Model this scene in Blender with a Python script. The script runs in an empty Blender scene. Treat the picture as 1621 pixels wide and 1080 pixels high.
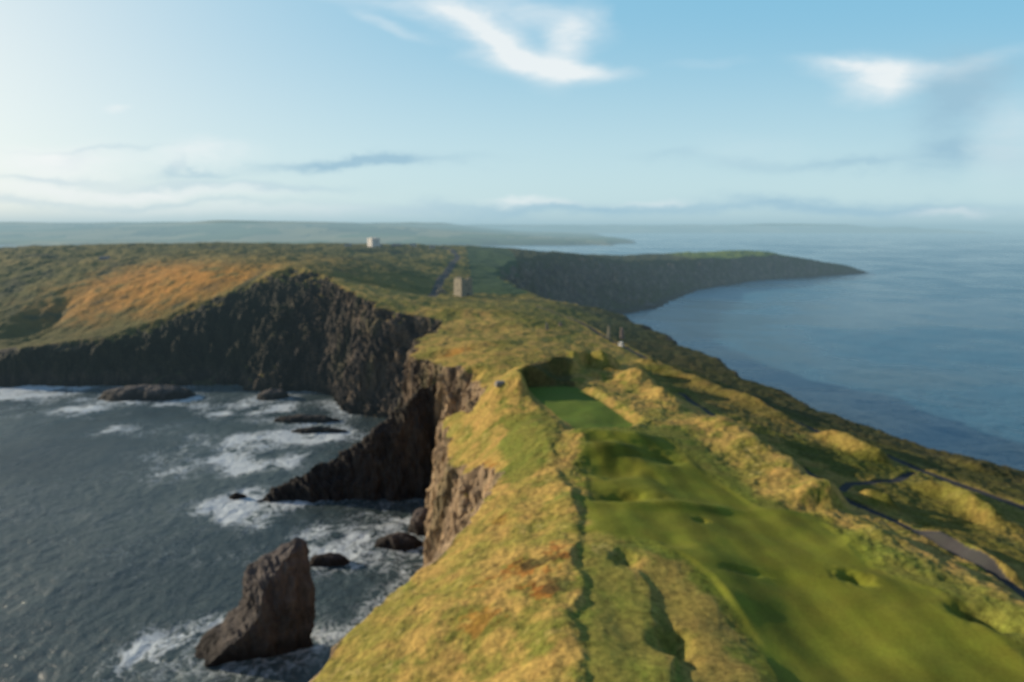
import bpy, bmesh, math, random
import numpy as np
from mathutils import Vector

R = math.radians
rng = np.random.default_rng(7)
scene = bpy.context.scene
C = scene.collection

# ------------------------------------------------------------------ camera
H = 100.0                       # camera height above the sea, metres
PITCH = R(9.48)
F = 1080.0                      # focal length in photo pixels (24 mm on 36 mm)
cam_d = bpy.data.cameras.new('camera')
cam_d.lens = 24.0; cam_d.sensor_width = 36.0; cam_d.clip_start = 0.5; cam_d.clip_end = 200000
cam = bpy.data.objects.new('camera', cam_d); C.objects.link(cam)
cam.location = (0, 0, H); cam.rotation_euler = (R(90) - PITCH, 0, 0)
scene.camera = cam
cam_d.dof.use_dof = True; cam_d.dof.focus_distance = 2.0; cam_d.dof.aperture_fstop = 2.3   # the whole photograph is slightly out of focus

def ray(px, py):
    dx = (px - 810.5) / F; dyu = -(py - 540.0) / F
    return dx, math.cos(PITCH) + dyu * math.sin(PITCH), -math.sin(PITCH) + dyu * math.cos(PITCH)

def G(px, py, z):
    """plan position of a point of height z seen at photo position px, py (survey helper)"""
    a, b, c = ray(px, py)
    k = (z - H) / c
    return (a * k, b * k)

def GY(px, py, Y):
    a, b, c = ray(px, py); k = Y / b
    return (a * k, Y, H + c * k)

# ------------------------------------------------------------------ numpy noise
_ga = rng.uniform(0, 2 * np.pi, (256, 256)).astype(np.float32)
_gx = np.cos(_ga); _gy = np.sin(_ga)
def n2(x, y, s=0):
    x = x + s * 17.37; y = y + s * 31.73
    xi = np.floor(x).astype(np.int64); yi = np.floor(y).astype(np.int64)
    fx = (x - xi).astype(np.float32); fy = (y - yi).astype(np.float32)
    x0 = (xi + s * 57) & 255; y0 = (yi + s * 91) & 255; x1 = (x0 + 1) & 255; y1 = (y0 + 1) & 255
    u = fx * fx * fx * (fx * (fx * 6 - 15) + 10); v = fy * fy * fy * (fy * (fy * 6 - 15) + 10)
    a = _gx[x0, y0] * fx + _gy[x0, y0] * fy
    b = _gx[x1, y0] * (fx - 1) + _gy[x1, y0] * fy
    c = _gx[x0, y1] * fx + _gy[x0, y1] * (fy - 1)
    d = _gx[x1, y1] * (fx - 1) + _gy[x1, y1] * (fy - 1)
    return ((a * (1 - u) + b * u) * (1 - v) + (c * (1 - u) + d * u) * v) * 1.5
def fbm2(x, y, wl, oct=4, s=0, g=0.5):
    r = 0; a = 1.0; f = 1.0 / wl; t = 0
    for i in range(oct):
        r = r + a * n2(x * f, y * f, s + i); t += a; a *= g; f *= 2.03
    return r / t * 1.6
_perm = rng.permutation(256); _perm = np.concatenate([_perm, _perm, _perm])
_g3 = rng.normal(size=(256, 3)).astype(np.float32); _g3 /= np.linalg.norm(_g3, axis=1)[:, None]
def n3(x, y, z, s=0):
    x = x + s * 13.1; y = y + s * 7.7; z = z + s * 19.3
    xi = np.floor(x).astype(np.int64); yi = np.floor(y).astype(np.int64); zi = np.floor(z).astype(np.int64)
    fx = x - xi; fy = y - yi; fz = z - zi
    u = fx * fx * (3 - 2 * fx); v = fy * fy * (3 - 2 * fy); w = fz * fz * (3 - 2 * fz)
    r = 0
    for i in (0, 1):
        wx = u if i else 1 - u
        for j in (0, 1):
            wy = v if j else 1 - v
            for k in (0, 1):
                wz = w if k else 1 - w
                h = _perm[_perm[_perm[(xi + i) & 255] + ((yi + j) & 255)] + ((zi + k) & 255)]
                g = _g3[h]
                r = r + wx * wy * wz * (g[..., 0] * (fx - i) + g[..., 1] * (fy - j) + g[..., 2] * (fz - k))
    return r * 1.5
def fbm3(x, y, z, wl, oct=4, s=0, zs=1.0, ridge=False):
    r = 0; a = 1.0; f = 1.0 / wl; t = 0
    for i in range(oct):
        n = n3(x * f, y * f, z * f * zs, s + i)
        if ridge: n = 1 - 2 * np.abs(n) * 1.6
        r = r + a * n; t += a; a *= 0.5; f *= 2.03
    return r / t * (1.0 if ridge else 1.6)
def sst(a, b, x):
    t = np.clip((x - a) / (b - a), 0, 1); return t * t * (3 - 2 * t)

def seg_dist(x, y, pts, closed):
    """distance, side (+ on the right hand of the direction of travel), arc parameter"""
    P = np.array([p[:2] for p in pts], float)
    n = len(P); best = np.full(x.shape, 1e12); side = np.zeros(x.shape); par = np.zeros(x.shape)
    for i in range(n if closed else n - 1):
        a = P[i]; b = P[(i + 1) % n]; d = b - a; L = d @ d
        t = np.clip(((x - a[0]) * d[0] + (y - a[1]) * d[1]) / L, 0, 1)
        qx = x - a[0] - t * d[0]; qy = y - a[1] - t * d[1]; q = qx * qx + qy * qy
        m = q < best
        best = np.where(m, q, best); side = np.where(m, np.sign(qx * d[1] - qy * d[0]), side); par = np.where(m, i + t, par)
    return np.sqrt(best), side, par
def inside(x, y, pts):
    P = np.array([p[:2] for p in pts], float); n = len(P); r = np.zeros(x.shape, bool)
    for i in range(n):
        a = P[i]; b = P[(i + 1) % n]
        c = (a[1] > y) != (b[1] > y)
        with np.errstate(divide='ignore', invalid='ignore'):
            xx = (b[0] - a[0]) * (y - a[1]) / (b[1] - a[1] + 1e-12) + a[0]
        r ^= c & (x < xx)
    return r

# ------------------------------------------------------------------ survey of the headland
def g3(px, py, z):
    a = G(px, py, z); return (a[0], a[1], z)
TOP = [(-45, -60, 38), (-36, 40, 38), g3(490, 1080, 38), g3(620, 930, 40), g3(690, 888, 42), g3(780, 782, 46), g3(802, 748, 46),
       g3(790, 735, 44), g3(752, 738, 40), g3(714, 735, 36), g3(710, 700, 37), g3(722, 660, 41),
       g3(752, 648, 45), g3(778, 614, 49), g3(748, 582, 50), g3(702, 566, 49), g3(652, 556, 47), g3(662, 540, 48), g3(703, 522, 50),
       g3(694, 503, 52), g3(640, 492, 54), g3(600, 482, 57), g3(560, 470, 60), g3(540, 450, 64), g3(520, 437, 67),
       (-140, 500, 69), (-170, 512, 70), g3(400, 440, 62), g3(300, 480, 45), g3(200, 519, 31), g3(100, 543, 25), g3(40, 550, 23),
       (-420, 478, 19), (-520, 486, 20), (-800, 530, 12), (-1300, 700, 20), (-1500, 1400, 40), (-900, 1380, 45), (-200, 1450, 45), (200, 1420, 42),
       (450, 1530, 38), (700, 1590, 18), (745, 1530, 17), (660, 1470, 28), (585, 1430, 38), (462, 1345, 43), (318, 1195, 45), (202, 1130, 46), (60, 985, 64), (-2, 800, 61),
       (-19, 683, 56), (-5, 610, 51), (10, 530, 49), (40, 480, 47), g3(985, 500, 43), g3(1030, 525, 43), g3(1200, 600, 42),
       g3(1330, 660, 42), g3(1450, 700, 42), g3(1621, 745, 42), (140, 100, 42), (150, -60, 42)]
SHORE = [(-75, -60), (-60, 40), (-47, 85), (-38, 112), (-28, 135), (-20, 156), (-19, 170), (-26, 190), (-26.5, 198), (-25, 207), (-26, 218), (-29, 240),
         (-30, 250), (-44, 262), (-44, 276), (-58, 290), (-62, 306), (-52, 325), (-54, 340), (-64, 350), (-88, 357), (-104, 382),
         (-112, 400), (-128, 414), (-146, 404), (-165, 418), (-180, 432), (-200, 428), (-255, 421), (-340, 423),
         (-480, 425), (-600, 440), (-900, 500), (-1500, 600), (-1600, 1500), (-900, 1480), (-200, 1560), (200, 1530),
         (450, 1640), (720, 1680), (800, 1560), (783, 1500), (640, 1402), (475, 1312), (293, 1088), (190, 870), (150, 805), (112, 788), (70, 745),
         (45, 680), (40, 600), (60, 530), (92, 450), (112, 374), (128, 260), (142, 200), (158, 150), (170, 60), (185, -60)]
CTRL = [g3(1300, 1080, 50), g3(1300, 950, 50), g3(1150, 850, 50), g3(1000, 1000, 51), g3(1050, 750, 50), g3(900, 650, 49.5), g3(920, 860, 51),
        g3(910, 1000, 52), g3(905, 1080, 52), g3(1600, 1050, 50), g3(1500, 950, 50.5), g3(1330, 790, 48), g3(1430, 738, 45.5), g3(1621, 790, 44.5),
        g3(1100, 650, 48.5), g3(1200, 660, 46.5), g3(1100, 600, 45), g3(1000, 560, 46), g3(700, 1000, 46), g3(800, 900, 48.3), g3(760, 1080, 47), g3(600, 1010, 42),
        g3(860, 700, 50.5), g3(820, 640, 49), g3(830, 600, 50.5), g3(760, 560, 51), g3(850, 545, 51), g3(930, 530, 48), g3(900, 505, 49), g3(820, 505, 52.5), g3(740, 484, 54),
        (-37, 500, 49.5), (-5, 505, 48.5), g3(690, 466, 50), g3(700, 430, 58), g3(720, 405, 65), (-60, 540, 53), (-90, 560, 60), (-95, 480, 60), (-60, 440, 56),
        (-10, 930, 66), (-60, 950, 71), (-190, 950, 75), (-120, 700, 66), (-200, 650, 73), (-300, 577, 58), (-359, 545, 40), (-338, 490, 25), (-360, 486, 22),
        (-428, 698, 70), (-300, 720, 76), (-501, 668, 65), (-700, 700, 60), (-300, 950, 77), (-600, 1000, 70), (-900, 1000, 66), (-1200, 900, 60), (-240, 560, 67),
        (-700, 600, 40), (-500, 560, 34), (200, 1280, 46), (400, 1450, 48), (330, 1330, 45), (480, 1460, 51), (560, 1480, 43), (100, 1200, 52), (640, 1490, 26), (-400, 1250, 60), (-900, 1250, 55),
        (20, 0, 50), (90, 0, 46), (90, 60, 46), (-20, 40, 45), (60, 40, 49), g3(1500, 830, 46)] + TOP
CT = np.array(CTRL, float); SC = 100.0
def tps_fit(P):
    n = len(P); X = P[:, :2] / SC
    d = np.linalg.norm(X[:, None] - X[None], axis=2)
    K = np.where(d > 0, d * d * np.log(d + 1e-12), 0) + np.eye(n) * 2e-4
    A = np.zeros((n + 3, n + 3)); A[:n, :n] = K; A[:n, n] = 1; A[:n, n + 1:] = X; A[n, :n] = 1; A[n + 1:, :n] = X.T
    return np.linalg.solve(A, np.concatenate([P[:, 2], np.zeros(3)]))
W_ = tps_fit(CT)
def tps(x, y):
    x = x / SC; y = y / SC
    r = W_[-3] + W_[-2] * x + W_[-1] * y
    for i in range(len(CT)):
        d2 = (x - CT[i, 0] / SC) ** 2 + (y - CT[i, 1] / SC) ** 2
        r = r + W_[i] * 0.5 * d2 * np.log(d2 + 1e-12)
    return r
# the smooth base heights are kept on a raster and looked up bilinearly
class Raster:
    def __init__(s, x0, x1, y0, y1, st, fn):
        s.x0, s.y0, s.st = x0, y0, st
        gx = np.arange(x0, x1 + st, st); gy = np.arange(y0, y1 + st, st)
        X, Y = np.meshgrid(gx, gy); s.v = fn(X, Y); s.ny, s.nx = X.shape
    def __call__(s, x, y):
        u = np.clip((x - s.x0) / s.st, 0, s.nx - 1.001); v = np.clip((y - s.y0) / s.st, 0, s.ny - 1.001)
        i = u.astype(int); j = v.astype(int); a = u - i; b = v - j; V = s.v
        return (V[j, i] * (1 - a) + V[j, i + 1] * a) * (1 - b) + (V[j + 1, i] * (1 - a) + V[j + 1, i + 1] * a) * b
BASE_N = Raster(-460, 360, -20, 640, 3.0, lambda X, Y: np.clip(tps(X, Y), 0, 84))
BASE_F = Raster(-1700, 1700, 500, 1760, 10.0, lambda X, Y: np.clip(tps(X, Y), 0, 80))
def base_h(x, y):
    w = np.maximum(sst(560, 620, y), sst(380, 440, -x)) 
    w = np.maximum(w, sst(280, 340, x))
    return BASE_N(x, y) * (1 - w) + BASE_F(x, y) * w
SPUR = [(-96, 240, -1), (-88, 242.5, 3.5), (-78, 244, 9), (-68, 245.5, 14), (-60, 247, 19), (-50, 249, 26), (-42, 250, 33), (-35, 252, 38.5), (-26, 258, 42), (-16, 264, 44)]

def L(pts, z): return [G(px, py, z) for px, py in pts]
PATH_A = L([(1640, 960), (1560, 902), (1480, 852), (1400, 812), (1338, 790), (1300, 760), (1230, 718), (1150, 675), (1100, 640), (1078, 622)], 48)
PATH_B = L([(1640, 806), (1520, 762), (1450, 738), (1400, 716), (1300, 683), (1200, 643), (1100, 600), (1040, 575), (975, 545), (930, 525), (880, 503), (850, 494)], 45.5)
PATH_C = L([(1332, 780), (1345, 766), (1380, 760), (1420, 752), (1446, 738)], 47)
ROAD = [G(684, 470, 50), G(690, 462, 51), G(700, 440, 56), G(715, 422, 60), G(725, 408, 64), G(716, 399, 67), G(700, 394, 70)]
FAIR = L([(925, 705), (1000, 692), (1060, 702), (1130, 750), (1200, 790), (1300, 806), (1345, 850), (1390, 905), (1480, 935), (1560, 990), (1640, 1050), (1680, 1160),
          (1260, 1160), (1200, 1030), (1120, 925), (1040, 868), (925, 850)], 50)
TEE = L([(832, 612), (912, 612), (1003, 668), (985, 683), (915, 682), (862, 640)], 49.5)
FARFAIR = [G(735, 462, 51), G(745, 430, 58), G(738, 396, 67), G(800, 396, 66), G(812, 402, 64), G(822, 420, 59), G(785, 434, 56), G(840, 462, 51)]

SEMI = L([(915, 690), (1080, 680), (1210, 775), (1345, 835), (1400, 890), (1500, 925), (1700, 1040), (1700, 1160), (916, 1160), (912, 900)], 50)
# ridges: (polyline from near to far, width left, width right, height)
RIDGES = [
    ([G(-20, 520, 30), G(60, 470, 48), G(130, 430, 62)], 30, 26, -9),
    ([G(0, 585, 6), G(50, 540, 20), G(85, 500, 38)], 16, 14, -3),
    (L([(902, 1150), (905, 1080), (908, 980), (905, 900), (912, 830), (903, 765), (880, 735), (872, 700), (888, 672), (872, 645)], 51.5), 9, 1.8, .5),
    (L([(1075, 1150), (1062, 1060), (1040, 985), (1020, 925), (985, 885)], 51), 5, 1.0, 0.6),
    (L([(1230, 1150), (1170, 1040), (1130, 950), (1060, 890), (1010, 860)], 51), 9, 13, .9),
    (L([(1320, 798), (1300, 772), (1230, 722), (1160, 682), (1100, 650)], 50), 13, 4.5, 2.9),
    (L([(1950, 1180), (1760, 1055), (1640, 975), (1560, 930), (1480, 885), (1400, 838), (1350, 822)], 50), 15, 4.5, 1.4),  # near end added out of view to throw shadow over the path
    (L([(1640, 925), (1570, 885), (1500, 850), (1440, 820)], 49), 2.6, 2.4, 1.6),
    (L([(1425, 798), (1390, 786), (1350, 774)], 48.5), 3.0, 2.4, 1.7),
    (L([(1640, 835), (1560, 800), (1500, 768), (1446, 748)], 47.5), 5, 3.4, 2.6),
    (L([(1415, 722), (1380, 712), (1330, 690), (1280, 675)], 47.5), 5, 3.6, 2.6),
    (L([(1290, 672), (1200, 635), (1120, 605), (1050, 580), (1000, 562)], 47.5), 8, 3.5, 2.6),
    (L([(1080, 640), (1040, 615), (990, 590), (950, 575), (990, 590)], 51.0), 9, 7, 2.6),
    (L([(975, 562), (937, 553), (915, 556), (896, 568), (860, 572), (828, 588), (812, 602)], 55.5), 6.5, 15, 4.6),
    (L([(1640, 742), (1560, 738), (1480, 712)], 44), 4, 3.0, 1.2),
]
# mounds and hollows: centre px, py, z, radius across, radius along, turn (deg), height
MOUNDS = [
    (915, 640, 50, 1, 1, 0, 0),
    (835, 668, 51, 8, 11, 0, 2.2), (1010, 600, 51, 7, 6, 20, 2.0), (950, 590, 51, 7, 7, 0, 1.6), (1060, 640, 50, 7, 8, 0, 1.2),
    (940, 700, 50, 7, 4, 0, 1.2), (1010, 705, 50, 6, 4, 0, 1.1), (955, 722, 50, 8, 2.8, 0, 1.4), (965, 747, 50, 7, 4.2, 0, -1.7),
    (1045, 728, 50, 4, 3.5, 0, -.9), (900, 790, 51, 3, 6, 0, .6),
    (985, 788, 50, 4.2, 2.6, 0, -1.3), (1060, 800, 50, 16, 2.2, 0, 0.7), (990, 886, 51, 1.8, 2.6, 20, -1.2), (1063, 1018, 51, 2.0, 3.4, 10, -1.8),
    (1352, 908, 50.5, 1.6, 2.2, 40, -1.3), (1560, 978, 50.5, 3.3, 1.9, -50, -2.0), (1110, 822, 50, 1.2, 1.0, 0, -.5), (1180, 905, 50, 3, 1, 0, -.4),
    (740, 492, 54, 26, 10, 0, 2.0), (690, 505, 53, 14, 7, 20, -1.4), (760, 515, 53, 22, 9, 10, -1.6), (770, 545, 51, 14, 7, 20, 1.5), (705, 560, 49, 7, 6, 0, -1.6), (752, 585, 51, 3.5, 5, 0, -2.6),
    (1180, 700, 48, 6, 5, 0, -0.8), (930, 545, 48, 5, 3, 0, -1), (1290, 1000, 50, 14, 10, 0, -.8),
    (480, 475, 66, 1, 1, 0, 0), (600, 430, 62, 60, 24, 0, 2.0), (620, 455, 58, 50, 16, 0, -2.6), (570, 445, 62, 30, 14, 0, -2),
]

def height(x, y, detail=True):
    """returns z, t (0 at the shore .. 1 on top), spur mask"""
    shp = x.shape
    x = x.ravel().astype(float); y = y.ravel().astype(float)
    wa = np.clip(y / 120, .5, 2.2)
    wx = x + (fbm2(x, y, 42, 3, 3) * 3.2 + fbm2(x, y, 9, 3, 8) * 1.7) * wa * .8
    wy = y + (fbm2(x, y, 42, 3, 13) * 3.2 + fbm2(x, y, 9, 3, 18) * 1.7) * wa * .8
    near_edge = np.ones_like(x)
    dT = np.zeros_like(x); dS = np.zeros_like(x)
    inT = inside(wx, wy, TOP); inS = inside(wx, wy, SHORE)
    m = ~inT
    d, _, _ = seg_dist(wx[m], wy[m], TOP, True); dT[m] = d
    d, _, _ = seg_dist(wx[m], wy[m], SHORE, True); dS[m] = np.where(inS[m], d, -d)
    t = np.where(inT, 1.0, np.clip(dS / (np.abs(dS) + dT + 1e-6), -1, 1))
    t = np.where(~inT & (dS <= 0), np.clip(dS / 12.0, -1, 0), t)
    P = base_h(x, y)
    und = fbm2(x, y, 60, 3, 21) * 1.0 * np.clip(y / 300, .35, 2.4)
    P = P + und
    feat = np.zeros_like(x)
    for pl, wl, wr, h in RIDGES:
        a = np.array(pl); mg = max(16, wl + 8); b0 = a.min(0) - mg; b1 = a.max(0) + mg
        mm = (x > b0[0]) & (x < b1[0]) & (y > b0[1]) & (y < b1[1])
        xs = x[mm] + fbm2(x[mm], y[mm], 9, 2, 31) * 1.1; ys = y[mm] + fbm2(x[mm], y[mm], 9, 2, 35) * 1.1
        d, s, par = seg_dist(xs, ys, pl, False)
        n = len(pl) - 1
        endf = sst(0, .8, par) * sst(0, .8, n - par)
        endf = np.where((par <= 0) | (par >= n), np.exp(-(d / 3.5) ** 2) * .0, endf)
        w = np.where(s > 0, wr, wl)
        q = np.clip(d / w, 0, 1)
        prof = np.where(s > 0, 1 - q * q * (3 - 2 * q), (1 - q) ** 1.6 * (1 + 1.6 * q * (1 - q)))
        var = 1 + fbm2(xs, ys, 14, 2, 41) * .38
        feat[mm] += h * prof * endf * var
    for px, py, z, ra, rb, rot, h in MOUNDS:
        if h == 0: continue
        cx, cy = G(px, py, z); rr = max(ra, rb) * 2.2
        mm = (np.abs(x - cx) < rr) & (np.abs(y - cy) < rr)
        c, s_ = math.cos(R(rot)), math.sin(R(rot))
        ux = (x[mm] - cx); uy = (y[mm] - cy)
        nz = fbm2(x[mm], y[mm], max(ra, rb) * .9, 2, 51)
        q = np.sqrt(((ux * c + uy * s_) / ra) ** 2 + ((-ux * s_ + uy * c) / rb) ** 2) * (1 + nz * .25)
        feat[mm] += h * np.exp(-(q ** 2.4) * 1.1)
    # flat tee
    tb = (x > -10) & (x < 60) & (y > 140) & (y < 250)
    ti = inside(x[tb], y[tb], TEE); td, _, _ = seg_dist(x[tb], y[tb], TEE, True)
    tw = np.where(ti, 1, 1 - sst(0, 3.5, td))
    v = (P + feat)[tb]; v = v * (1 - tw) + 49.3 * tw
    P = P + feat; P[tb] = v
    # small scale roughness of the turf
    fb = (y < 260)
    mow = np.zeros_like(x)
    fi = inside(x[fb], y[fb], FAIR); fd, _, _ = seg_dist(x[fb], y[fb], FAIR, True)
    mow[fb] = np.where(fi, sst(0, 1.5, fd), 0)
    mow[tb] = np.maximum(mow[tb], tw)
    pm = np.zeros_like(x)
    for pl, w in ((PATH_A, .85), (PATH_B, 1.1), (PATH_C, .7)):
        a = np.array(pl); b0 = a.min(0) - 8; b1 = a.max(0) + 8
        mm = (x > b0[0]) & (x < b1[0]) & (y > b0[1]) & (y < b1[1])
        d, _, _ = seg_dist(x[mm], y[mm], pl, False)
        pm[mm] = np.maximum(pm[mm], 1 - sst(w * .9, w * 1.5, d))
    ff = inside(x, y, FARFAIR); mow = np.where(ff, 1, mow)
    rough = (1 - mow) * (1 - pm)
    si = inside(x[fb], y[fb], SEMI); sdd, _, _ = seg_dist(x[fb], y[fb], SEMI, True)
    rough[fb] *= 1 - .7 * np.where(si, sst(-.5, 2.5, sdd), 0)
    if detail:
        P = P + rough * (fbm2(x, y, 6.0, 3, 61) * .40 + fbm2(x, y, 1.5, 3, 65) * .15 * np.clip(1.4 - y / 400, .4, 1)) + mow * (fbm2(x, y, 7, 2, 69) * .12 + fbm2(x, y, 19, 2, 73) * .55)
        P = P + np.clip((y - 300) / 400, 0, 1) * rough * fbm2(x, y, 14, 3, 71) * 1.3
    P = P - pm * .25
    # cliff profile
    edge = sst(.55, 1.0, t)
    g = np.clip(t, 0, 1)
    rib = fbm2(x, y, 7, 3, 81) * .16 + fbm2(x, y, 20, 2, 85) * .14
    g2 = np.clip(g + rib * 4 * g * (1 - g), 0, 1)
    soft = sst(.9, 1, g2)
    gg = g2 ** .85
    rw = sst(-120, -190, x) * (y < 620)
    gg = gg * (1 - rw) + (1 - (1 - np.clip(g2, 0, 1)) ** 1.7) * rw
    z = np.where(t >= 1, P, np.where(t > 0, P * gg, t * 6.0))
    # the rocky spur
    sp = np.zeros_like(x)
    mm = (x > -115) & (x < -5) & (y > 215) & (y < 290)
    xs = x[mm] + fbm2(x[mm], y[mm], 7, 3, 91) * 1.5; ys = y[mm] + fbm2(x[mm], y[mm], 7, 3, 95) * 1.7
    d, s, par = seg_dist(xs, ys, SPUR, False)
    hh = np.interp(par, np.arange(len(SPUR)), [q[2] for q in SPUR]) * (1 + .0 * d) + fbm2(xs, ys, 5, 3, 99) * 2.0
    wd = np.where(s > 0, 3.0 + hh * .17, 4.0 + hh * .32)
    zz = hh - np.maximum(hh, 4) * np.clip(d / wd, 0, 3) ** 1.25
    zz = np.where(par <= 0, np.minimum(zz, hh - d * 1.5), zz)
    zm = z[mm]; win = zz > zm
    z[mm] = np.where(win, zz, zm); sp[mm] = np.where(win & (zz > -4), 1.0, 0)
    z = np.maximum(z, -6)
    return z.reshape(shp), t.reshape(shp), sp.reshape(shp), mow.reshape(shp), pm.reshape(shp)

# ------------------------------------------------------------------ material helpers
def new_mat(name):
    m = bpy.data.materials.new(name); m.use_nodes = True
    nt = m.node_tree; nt.nodes.clear()
    return m, nt
class NB:
    """tiny node builder"""
    def __init__(s, nt): s.nt = nt
    def n(s, t, **kw):
        nd = s.nt.nodes.new(t)
        for k, v in kw.items():
            if k.startswith('i_'): nd.inputs[k[2:].replace('_', ' ')].default_value = v
            else: setattr(nd, k, v)
        return nd
    def l(s, a, b): s.nt.links.new(a, b)
    def put(s, sock, v):
        if isinstance(v, (int, float)): sock.default_value = v
        elif isinstance(v, (tuple, list)): sock.default_value = v
        else: s.l(v, sock)
    def m(s, op, a, b=0.0, c=None, clamp=False):
        nd = s.n('ShaderNodeMath', operation=op, use_clamp=clamp); s.put(nd.inputs[0], a); s.put(nd.inputs[1], b)
        if c is not None: s.put(nd.inputs[2], c)
        return nd.outputs[0]
    def noise(s, vec, scale, detail=4, rough=.55, dist=0.0):
        nd = s.n('ShaderNodeTexNoise'); s.l(vec, nd.inputs['Vector'])
        nd.inputs['Scale'].default_value = scale; nd.inputs['Detail'].default_value = detail
        nd.inputs['Roughness'].default_value = rough; nd.inputs['Distortion'].default_value = dist
        return nd.outputs['Fac']
    def mapr(s, v, a, b, c=0.0, d=1.0, smooth=False):
        nd = s.n('ShaderNodeMapRange'); nd.clamp = True
        if smooth: nd.interpolation_type = 'SMOOTHSTEP'
        s.put(nd.inputs['Value'], v)
        for k, q in zip(('From Min', 'From Max', 'To Min', 'To Max'), (a, b, c, d)): s.put(nd.inputs[k], q)
        return nd.outputs[0]
    def mix(s, f, a, b, bt='MIX'):
        nd = s.n('ShaderNodeMix', data_type='RGBA', blend_type=bt)
        s.put(nd.inputs[0], f); s.put(nd.inputs[6], a); s.put(nd.inputs[7], b)
        return nd.outputs[2]
    def scale(s, vec, xyz):
        nd = s.n('ShaderNodeVectorMath', operation='MULTIPLY'); s.l(vec, nd.inputs[0]); nd.inputs[1].default_value = xyz
        return nd.outputs[0]
    def bump(s, h, strength, dist, normal=None):
        nd = s.n('ShaderNodeBump'); s.l(h, nd.inputs['Height']); nd.inputs['Strength'].default_value = strength; nd.inputs['Distance'].default_value = dist
        if normal is not None: s.l(normal, nd.inputs['Normal'])
        return nd.outputs[0]

def turf_mat(name, tuft=1.0, bump=.5, spread=.5):
    m, nt = new_mat(name); b = NB(nt)
    out = b.n('ShaderNodeOutputMaterial'); p = b.n('ShaderNodeBsdfPrincipled'); b.l(p.outputs[0], out.inputs[0])
    pos = b.n('ShaderNodeNewGeometry').outputs['Position']
    col = b.n('ShaderNodeAttribute', attribute_name='Col').outputs['Color']
    n1 = b.noise(pos, 1.1 * tuft, 5, .65); n2_ = b.noise(pos, 4.5 * tuft, 4, .7); n3_ = b.noise(b.scale(pos, (1, 1, .3)), .22, 4, .6)
    v = b.m('ADD', b.m('MULTIPLY', n1, .6), b.m('MULTIPLY', n2_, .4))
    k = b.mapr(v, .32, .68, 1 - spread, 1 + spread)
    c = b.mix(1.0, col, b.n('ShaderNodeCombineColor').outputs[0], 'MULTIPLY')
    cc = b.n('ShaderNodeCombineColor'); b.l(k, cc.inputs[0]); b.l(b.m('MULTIPLY', k, b.mapr(n3_, .3, .7, .93, 1.08)), cc.inputs[1]); b.l(b.m('MULTIPLY', k, .98), cc.inputs[2])
    c = b.mix(1.0, col, cc.outputs[0], 'MULTIPLY')
    b.l(c, p.inputs['Base Color']); p.inputs['Roughness'].default_value = .92; p.inputs['Specular IOR Level'].default_value = .12
    b.l(b.bump(v, bump, .35), p.inputs['Normal'])
    return m
def rock_mat(name):
    m, nt = new_mat(name); b = NB(nt)
    out = b.n('ShaderNodeOutputMaterial'); p = b.n('ShaderNodeBsdfPrincipled'); b.l(p.outputs[0], out.inputs[0])
    pos = b.n('ShaderNodeNewGeometry').outputs['Position']
    col = b.n('ShaderNodeAttribute', attribute_name='Col').outputs['Color']
    st = b.scale(pos, (1, 1, .22))
    n1 = b.noise(st, .35, 6, .65, .6); n2_ = b.noise(st, 1.4, 5, .7); n4 = b.noise(pos, 3.5, 4, .7)
    v = b.m('ADD', b.m('MULTIPLY', n1, .5), b.m('MULTIPLY', n2_, .5))
    k = b.mapr(v, .33, .67, .42, 1.6)
    cc = b.n('ShaderNodeCombineColor'); b.l(k, cc.inputs[0]); b.l(b.m('MULTIPLY', k, b.mapr(n1, .3, .7, 1.04, .95)), cc.inputs[1]); b.l(b.m('MULTIPLY', k, b.mapr(n1, .3, .7, 1.12, .88)), cc.inputs[2])
    c = b.mix(1.0, col, cc.outputs[0], 'MULTIPLY')
    b.l(c, p.inputs['Base Color']); p.inputs['Roughness'].default_value = .85; p.inputs['Specular IOR Level'].default_value = .2
    h = b.m('ADD', b.m('MULTIPLY', n1, 1.4), b.m('ADD', b.m('MULTIPLY', n2_, .8), b.m('MULTIPLY', n4, .3)))
    b.l(b.bump(h, .9, 1.1), p.inputs['Normal'])
    return m
def plain_mat(name, color, rough=.8, nscale=3.0, var=.25, bump=.2, metal=0.0):
    m, nt = new_mat(name); b = NB(nt)
    out = b.n('ShaderNodeOutputMaterial'); p = b.n('ShaderNodeBsdfPrincipled'); b.l(p.outputs[0], out.inputs[0])
    pos = b.n('ShaderNodeTexCoord').outputs['Object']
    n1 = b.noise(pos, nscale, 5, .65)
    k = b.mapr(n1, .3, .7, 1 - var, 1 + var)
    cc = b.n('ShaderNodeCombineColor')
    for i in range(3): b.l(b.m('MULTIPLY', k, color[i]), cc.inputs[i])
    b.l(cc.outputs[0], p.inputs['Base Color']); p.inputs['Roughness'].default_value = rough; p.inputs['Metallic'].default_value = metal
    if bump: b.l(b.bump(n1, bump, .1), p.inputs['Normal'])
    return m

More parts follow.
